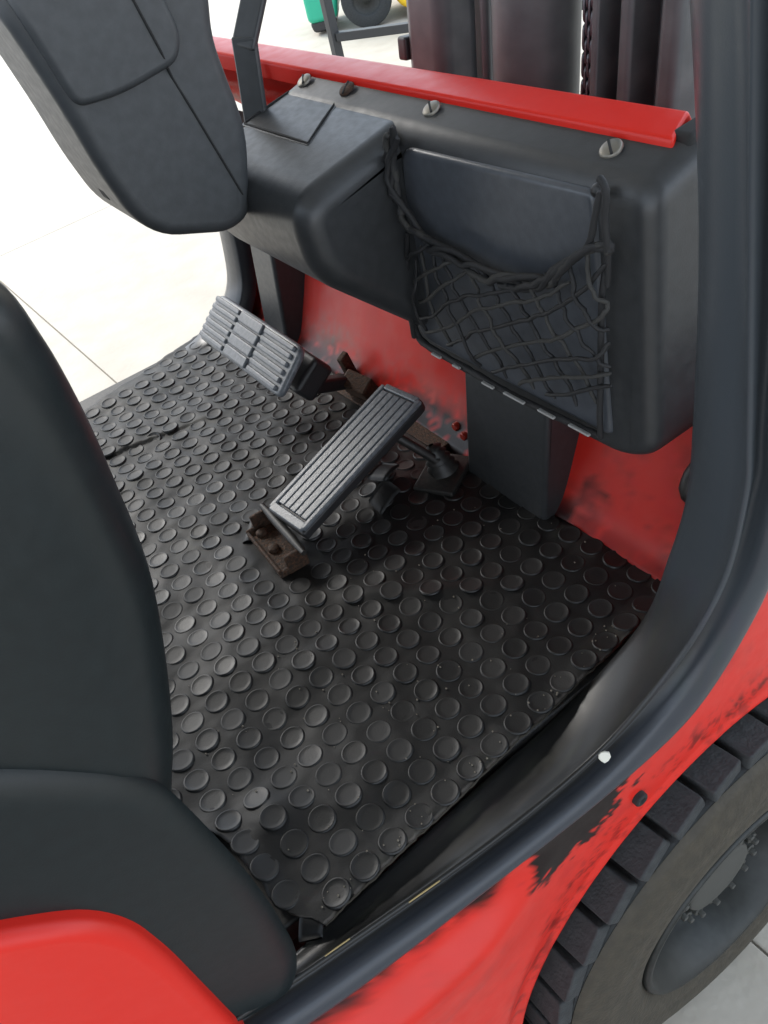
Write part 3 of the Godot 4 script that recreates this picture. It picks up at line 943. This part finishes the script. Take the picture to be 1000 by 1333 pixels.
func mat():
	var root := thing("floor_mat", "worn black rubber mat with round studs covering the forklift's footwell floor", "floor mat")
	root.rotation.y = YAW
	root.position.y = 0.0
	var st := begin()
	var rows := []
	var cols := []
	var nu := 150
	var nv := 260
	for i in nu + 1:
		var row := []
		var col := []
		for j in nv + 1:
			var v := float(j) / nv
			var zr := 0.456 + 0.0015 * noise.get_noise_1d(i * 0.3)
			# two passes settle the slanted far edge
			var x := lerpf(-0.12, 0.43, float(i) / nu)
			var z := lerpf(mat_left(x), zr, v)
			var xa := mat_back(z)
			x = lerpf(xa, mat_front(z), float(i) / nu)
			# cut-off near corner
			var cut := smoothstep(0.41, 0.456, z)
			x = maxf(x, xa + 0.022 * cut * (1.0 - float(i) / nu))
			row.append(Vector3(x, mat_h(x, z), z))
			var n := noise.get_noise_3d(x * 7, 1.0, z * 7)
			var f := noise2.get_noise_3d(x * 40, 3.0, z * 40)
			var dust_sheen := 0.55 * smoothstep(-0.5, 0.4, n + 0.5 * f) * smoothstep(0.15, -0.35, z) + 0.16 * smoothstep(0.2, 0.6, f + n) + 0.45 * smoothstep(0.40, 0.456, z) * smoothstep(-0.3, 0.3, f + n)  # far side paler: dust, with a sheen painted into the colour too
			dust_sheen += 0.4 * smoothstep(0.36, 0.42, x) * smoothstep(-0.2, 0.4, f + 0.4 * n)
			var c := Color(0.0085, 0.0085, 0.009).lerp(Color(0.050, 0.048, 0.043), clampf(dust_sheen, 0, 1))
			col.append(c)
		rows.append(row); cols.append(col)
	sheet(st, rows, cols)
	# edge thickness
	for e in 4:
		var edge := []
		var n: int = nv + 1 if e < 2 else nu + 1
		var up := []
		var dn := []
		var ec := []
		for k in n:
			var p: Vector3 = rows[0][k] if e == 0 else (rows[nu][k] if e == 1 else (rows[k][0] if e == 2 else rows[k][nv]))
			up.append(p); dn.append(p - Vector3(0, 0.004, 0)); ec.append(Color(0.07, 0.062, 0.048))
		sheet(st, [up, dn], [ec, ec])
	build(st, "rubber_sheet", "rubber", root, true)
	# round studs, 34 mm apart
	var s := begin()
	lathe(s, [Vector2(0.0146, -0.0008), Vector2(0.0143, 0.0004), Vector2(0.0138, 0.0016), Vector2(0.0131, 0.0021), Vector2(0.0121, 0.0020), Vector2(0.0106, 0.0012), Vector2(0.0070, 0.0008), Vector2(0.0, 0.0008)], 22, Transform3D(Basis(Vector3.RIGHT, -PI / 2), Vector3.ZERO))
	var base := s.commit()
	var variants := []
	for k in 4:
		var me: ArrayMesh = base.duplicate()
		me.surface_set_material(0, M["stud%d" % k])
		variants.append(me)
	var list := []
	for i in range(-4, 13):
		for j in range(-20, 14):
			var x := 0.034 * i
			var z := 0.034 * j
			if x < mat_back(z) + 0.010 or x > mat_front(z) - 0.006 or z < mat_left(x) + 0.010 or z > 0.447: continue
			if x > 0.115 and x < 0.19 and z > -0.055 and z < 0.075: continue
			if z > 0.41 and x < -0.08: continue
			list.append(Vector2(x, z))
	list.sort_custom(func(a, b): return a.distance_squared_to(Vector2(-0.13, 0.83)) < b.distance_squared_to(Vector2(-0.13, 0.83)))
	var rest := []
	for k in list.size():
		var x: float = list[k].x
		var z: float = list[k].y
		var e := 0.006
		var nx := Vector3(e * 2, mat_h(x + e, z) - mat_h(x - e, z), 0)
		var nz := Vector3(0, mat_h(x, z + e) - mat_h(x, z - e), e * 2)
		var up := nz.cross(nx).normalized()
		var bx := (nx - up * nx.dot(up)).normalized()
		var xf := Transform3D(Basis(bx, up, bx.cross(up)) * Basis(Vector3.UP, rng.randf() * TAU), Vector3(x, mat_h(x, z), z)).scaled_local(Vector3(1, rng.randf_range(0.5, 0.9), 1) * rng.randf_range(0.97, 1.02))
		if k < 300:
			var o := MeshInstance3D.new()
			o.name = "stud"
			o.mesh = variants[rng.randi() % 4]
			o.transform = xf
			root.add_child(o, true)
		else: rest.append(xf)
	if rest.size():
		var big := begin()
		for xf in rest: big.append_from(base, 0, xf)
		var o := build(big, "far_studs", "stud2", root)
		o.set_meta("kind", "stuff")
	var gr := begin()
	for k in 140:
		var x := rng.randf_range(-0.09, 0.41)
		var z := rng.randf_range(0.12, 0.45) if k % 3 else rng.randf_range(0.43, 0.452)
		var r := rng.randf_range(0.0005, 0.0013)
		lathe(gr, [Vector2(r, -0.0002), Vector2(r * 0.8, r * 0.7), Vector2(0, r)], 5, Transform3D(Basis(Vector3.RIGHT, -PI / 2), Vector3(x, mat_h(x, z) + 0.0012, z)))
	build(gr, "grit", "grit", root).set_meta("kind", "stuff")
	# loose flaps: the near corner and the tear by the hinge
	for fl in [[[-0.100, 0.000, 0.428], [-0.088, 0.000, 0.448], [-0.100, -0.006, 0.458], [-0.118, -0.007, 0.446]], [[0.130, 0.004, -0.028], [0.165, 0.006, -0.058], [0.174, 0.004, -0.046], [0.142, 0.004, -0.018]], [[0.318, 0.012, 0.020], [0.322, 0.026, 0.060], [0.352, 0.030, 0.055], [0.352, 0.012, 0.012]], [[0.29, 0.008, 0.055], [0.285, 0.006, 0.088], [0.325, 0.020, 0.085], [0.325, 0.024, 0.055]]]:
		var f := begin()
		var P := rows_of(fl)
		var top := []
		for u in 6:
			var r2 := []
			for v in 6:
				var p: Vector3 = P[0].lerp(P[1], u / 5.0).lerp(P[3].lerp(P[2], u / 5.0), v / 5.0)
				r2.append(p + Vector3(0, 0.003 * sin(PI * v / 5.0), 0))
			top.append(r2)
		var colr := []
		for u in 6:
			var r3 := []
			for v in 6: r3.append(Color(0.010, 0.010, 0.010))
			colr.append(r3)
		sheet(f, top, colr)
		var low := []
		for r2 in top:
			var q := []
			for p in r2: q.append(p - Vector3(0, 0.0035, 0))
			low.append(q)
		sheet(f, low, colr)
		for side in [[top[0], low[0]], [top[5], low[5]]]: sheet(f, side, [colr[0], colr[0]])
		var t0 := []
		var t1 := []
		var l0 := []
		var l1 := []
		for u in 6:
			t0.append(top[u][0]); l0.append(low[u][0]); t1.append(top[u][5]); l1.append(low[u][5])
		sheet(f, [t0, l0], [colr[0], colr[0]])
		sheet(f, [t1, l1], [colr[0], colr[0]])
		build(f, "loose_flap", "rubber", root, true)

# ==================================================================== storage net
func yz(list: Array, x: float, belly := 0.0) -> Array:
	var o := []
	var n := list.size()
	for k in n:
		var u := float(k) / maxf(1, n - 1)
		o.append(Vector3(x - belly * sin(PI * u), list[k][0], minf(list[k][1], 0.420)))
	return o

func wavy(path: Array, k: int) -> Array:
	var o := []
	for i in path.size():
		o.append(path[i] + Vector3(noise.get_noise_2d(i * 0.17, k * 7.3), noise.get_noise_2d(i * 0.17 + 90, k * 7.3), noise.get_noise_2d(i * 0.17, k * 7.3 + 50)) * 0.0034)
	return o

func net():
	var root := thing("storage_net", "black knotted cord net stretched as a pocket across the dashboard's face panel", "storage net")
	var s := begin()
	var rope := smooth(yz([[0.492,0.165],[0.468,0.151],[0.431,0.152],[0.410,0.168],[0.396,0.192],[0.392,0.237],[0.387,0.280],[0.392,0.319],[0.403,0.352],[0.424,0.384],[0.444,0.412],[0.451,0.424]], 0.361, 0.004), 8)
	# several strands twisted round each other
	for k in 4:
		var path := []
		for i in rope.size():
			var a := i * (0.17 + 0.05 * k) + TAU * k / 3 + 1.5 * noise.get_noise_1d(i * 0.08 + 40 * k)
			path.append(rope[i] + Vector3(sin(a) * 0.5, cos(a), sin(a) * 0.6) * 0.0058)
		var s1 := begin()
		tube(s1, path, 0.0032, 7, 0.3)
		build(s1, "rope_strand", "cord" if k != 2 else "cord_worn", root)
	for lp in [[[0.490,0.165],[0.470,0.145],[0.449,0.135],[0.427,0.145],[0.410,0.160]], [[0.497,0.412],[0.490,0.420],[0.467,0.419],[0.444,0.420],[0.414,0.416]], [[0.487,0.413],[0.469,0.409],[0.448,0.403],[0.431,0.388],[0.414,0.362]], [[0.444,0.419],[0.406,0.412],[0.370,0.410],[0.325,0.407],[0.288,0.403],[0.262,0.401]], [[0.392,0.150],[0.354,0.140],[0.316,0.134],[0.278,0.125],[0.262,0.121]]]:
		s = begin()
		tube(s, smooth(yz(lp, 0.364, 0.003), 6), 0.0028, 8, 0.15)
		build(s, "loop", "cord", root)
	var A := [[[0.320,0.153],[0.337,0.185],[0.365,0.222],[0.379,0.245]], [[0.298,0.141],[0.312,0.177],[0.340,0.215],[0.361,0.252],[0.378,0.299],[0.391,0.338]], [[0.283,0.155],[0.315,0.217],[0.344,0.255],[0.368,0.301],[0.387,0.347],[0.410,0.382]], [[0.281,0.191],[0.302,0.226],[0.328,0.264],[0.361,0.327],[0.380,0.361],[0.405,0.394],[0.436,0.420]], [[0.277,0.229],[0.316,0.285],[0.346,0.345],[0.364,0.378],[0.392,0.416],[0.404,0.425]], [[0.275,0.261],[0.304,0.304],[0.337,0.369],[0.355,0.412],[0.369,0.423]], [[0.278,0.300],[0.305,0.339],[0.330,0.394],[0.340,0.422]], [[0.281,0.336],[0.303,0.372],[0.327,0.422]], [[0.340,0.150],[0.362,0.183],[0.379,0.212],[0.389,0.237]], [[0.368,0.150],[0.383,0.175],[0.394,0.197]]]
	var B := [[[0.370,0.162],[0.345,0.165],[0.320,0.153],[0.283,0.155]], [[0.387,0.175],[0.361,0.187],[0.325,0.186],[0.283,0.197]], [[0.394,0.195],[0.373,0.203],[0.351,0.214],[0.328,0.221],[0.292,0.237],[0.271,0.240]], [[0.392,0.212],[0.378,0.221],[0.358,0.236],[0.341,0.251],[0.313,0.269],[0.277,0.282]], [[0.392,0.236],[0.374,0.262],[0.358,0.271],[0.336,0.284],[0.314,0.302],[0.282,0.323]], [[0.388,0.265],[0.377,0.288],[0.364,0.303],[0.344,0.317],[0.325,0.328],[0.282,0.350]], [[0.390,0.291],[0.382,0.313],[0.366,0.334],[0.348,0.348],[0.329,0.362],[0.287,0.377]], [[0.396,0.323],[0.388,0.340],[0.374,0.358],[0.358,0.372],[0.341,0.385],[0.300,0.401]], [[0.408,0.352],[0.396,0.370],[0.382,0.383],[0.368,0.396],[0.353,0.409],[0.344,0.423]], [[0.423,0.381],[0.404,0.392],[0.390,0.406],[0.377,0.422]], [[0.441,0.401],[0.418,0.411],[0.403,0.423]]]
	for k in A.size():
		s = begin()
		tube(s, wavy(smooth(yz(A[k], 0.360, 0.010), 6), k), 0.0020, 6, 0.25)
		build(s, "cord", "cord_worn" if k % 2 == 0 else "cord", root)
	for k in B.size():
		s = begin()
		tube(s, wavy(smooth(yz(B[k], 0.361, 0.010), 6), k + 30), 0.0019, 6, 0.25)
		build(s, "cord", "cord_worn" if k % 3 == 1 else "cord", root)
	# hem cord along the bottom with its bright clips
	s = begin()
	var hem := smooth(yz([[0.290,0.114],[0.259,0.124],[0.253,0.171],[0.252,0.215],[0.250,0.257],[0.251,0.299],[0.254,0.350],[0.257,0.397]], 0.369), 6)
	tube(s, hem, 0.0040, 8, 0.3)
	build(s, "hem", "cord", root)
	for c in [[0.2550, 0.160, 0.016], [0.2550, 0.195, 0.012], [0.2530, 0.246, 0.018], [0.2550, 0.286, 0.030], [0.2570, 0.332, 0.022], [0.2590, 0.375, 0.026]]:
		s = begin()
		rbox(s, Vector3(0.004, 0.0025, c[2]), 0.001, at(Vector3(0.3635, c[0] - 0.001, c[1])))
		build(s, "clip", "clip", root)
	for h in [[0.479,0.141], [0.482,0.402]]:
		s = begin()
		lathe(s, [Vector2(0.0055, 0.0), Vector2(0.0055, 0.005), Vector2(0.004, 0.008), Vector2(0.0, 0.009)], 16, Transform3D(Basis(Vector3.UP, -PI / 2), Vector3(0.377, h[0], h[1])))
		build(s, "hook", "pad_black", root)

# ==================================================================== background
func side_tyre(parent: Node3D, p: Vector3, r: float):
	var w := node("wheel", parent, p)
	var s := begin()
	lathe(s, [Vector2(r * 0.55, -0.09), Vector2(r * 0.95, -0.09), Vector2(r, -0.07), Vector2(r, 0.07), Vector2(r * 0.95, 0.09), Vector2(r * 0.6, 0.095), Vector2(r * 0.55, 0.08)], 40, Transform3D.IDENTITY)
	build(s, "tyre", "tyre", w)
	s = begin()
	lathe(s, [Vector2(r * 0.56, 0.082), Vector2(r * 0.5, 0.06), Vector2(r * 0.2, 0.05), Vector2(r * 0.18, 0.075), Vector2(0, 0.078)], 30, Transform3D.IDENTITY)
	build(s, "rim", "rim_paint", w)

func background():
	var bas := Basis(Vector3(0.82, 0, 0.57).normalized(), Vector3.UP, Vector3(-0.57, 0, 0.82).normalized())
	var g := thing("green_forklift", "green forklift parked far off on the bright concrete, big black tyre showing", "forklift")
	g.transform = Transform3D(bas, Vector3(3.95, GROUND_Y, -5.60))
	var s := begin()
	prism(s, fillet([Vector2(-0.50, 0.09), Vector2(-0.26, 0.09), Vector2(-0.22, 0.25), Vector2(0.9, 0.25), Vector2(0.9, 1.1), Vector2(-0.5, 1.1)], [0.05, 0.04, 0.05, 0.05, 0.1, 0.2], 4), -0.7, -0.05, 0.04, Transform3D.IDENTITY)
	build(s, "body", "green", g)
	s = begin()
	prism(s, fillet([Vector2(-0.47, 0.02), Vector2(-0.29, 0.02), Vector2(-0.26, 0.10), Vector2(-0.49, 0.10)], 0.03, 3), -0.6, -0.07, 0.02, Transform3D.IDENTITY)
	build(s, "skirt", "pad_black", g)
	side_tyre(g, Vector3(0.0, 0.2, 0.0), 0.2)
	side_tyre(g, Vector3(1.2, 0.2, -0.5), 0.2)
	var y := thing("yellow_forklift", "yellow forklift on the far concrete, mostly hidden behind the red forklift's mast", "forklift")
	y.transform = Transform3D(bas, Vector3(4.22, GROUND_Y, -5.30))
	s = begin()
	prism(s, fillet([Vector2(-0.12, 0.06), Vector2(0.9, 0.06), Vector2(0.9, 1.0), Vector2(-0.22, 1.0), Vector2(-0.2, 0.2)], [0.08, 0.05, 0.1, 0.1, 0.05], 5), -0.9, 0.0, 0.05, Transform3D.IDENTITY)
	build(s, "body", "yellow", y)
	s = begin()
	prism(s, fillet([Vector2(-0.06, 0.005), Vector2(0.8, 0.005), Vector2(0.8, 0.08), Vector2(-0.10, 0.08)], 0.03, 3), -0.85, 0.008, 0.02, Transform3D.IDENTITY)
	build(s, "skirt", "pad_black", y)
	side_tyre(y, Vector3(0.5, 0.2, -0.02), 0.2)
	var b := thing("barrier_rail", "thin dark steel post and rail standing between red cowl and green forklift", "barrier")
	b.position = Vector3(2.24, GROUND_Y, -3.22)
	s = begin()
	rbox(s, Vector3(0.045, 1.9, 0.045), 0.004, at(Vector3(0, 0.95, 0)))
	rbox(s, Vector3(0.14, 0.012, 0.14), 0.003, at(Vector3(0, 0.006, 0)))
	build(s, "post", "dark_steel", b)
	s = begin()
	var dir := Vector3(0.52, 0.0, 0.85).normalized()
	rbox(s, Vector3(2.2, 0.04, 0.04), 0.004, Transform3D(Basis(dir, Vector3.UP, dir.cross(Vector3.UP)), Vector3(0, 0.58, 0) + dir * 1.12))
	build(s, "rail", "dark_steel", b)
	s = begin()
	rbox(s, Vector3(0.045, 0.62, 0.045), 0.004, at(dir * 2.24 + Vector3(0, 0.31, 0)))
	build(s, "post", "dark_steel", b)
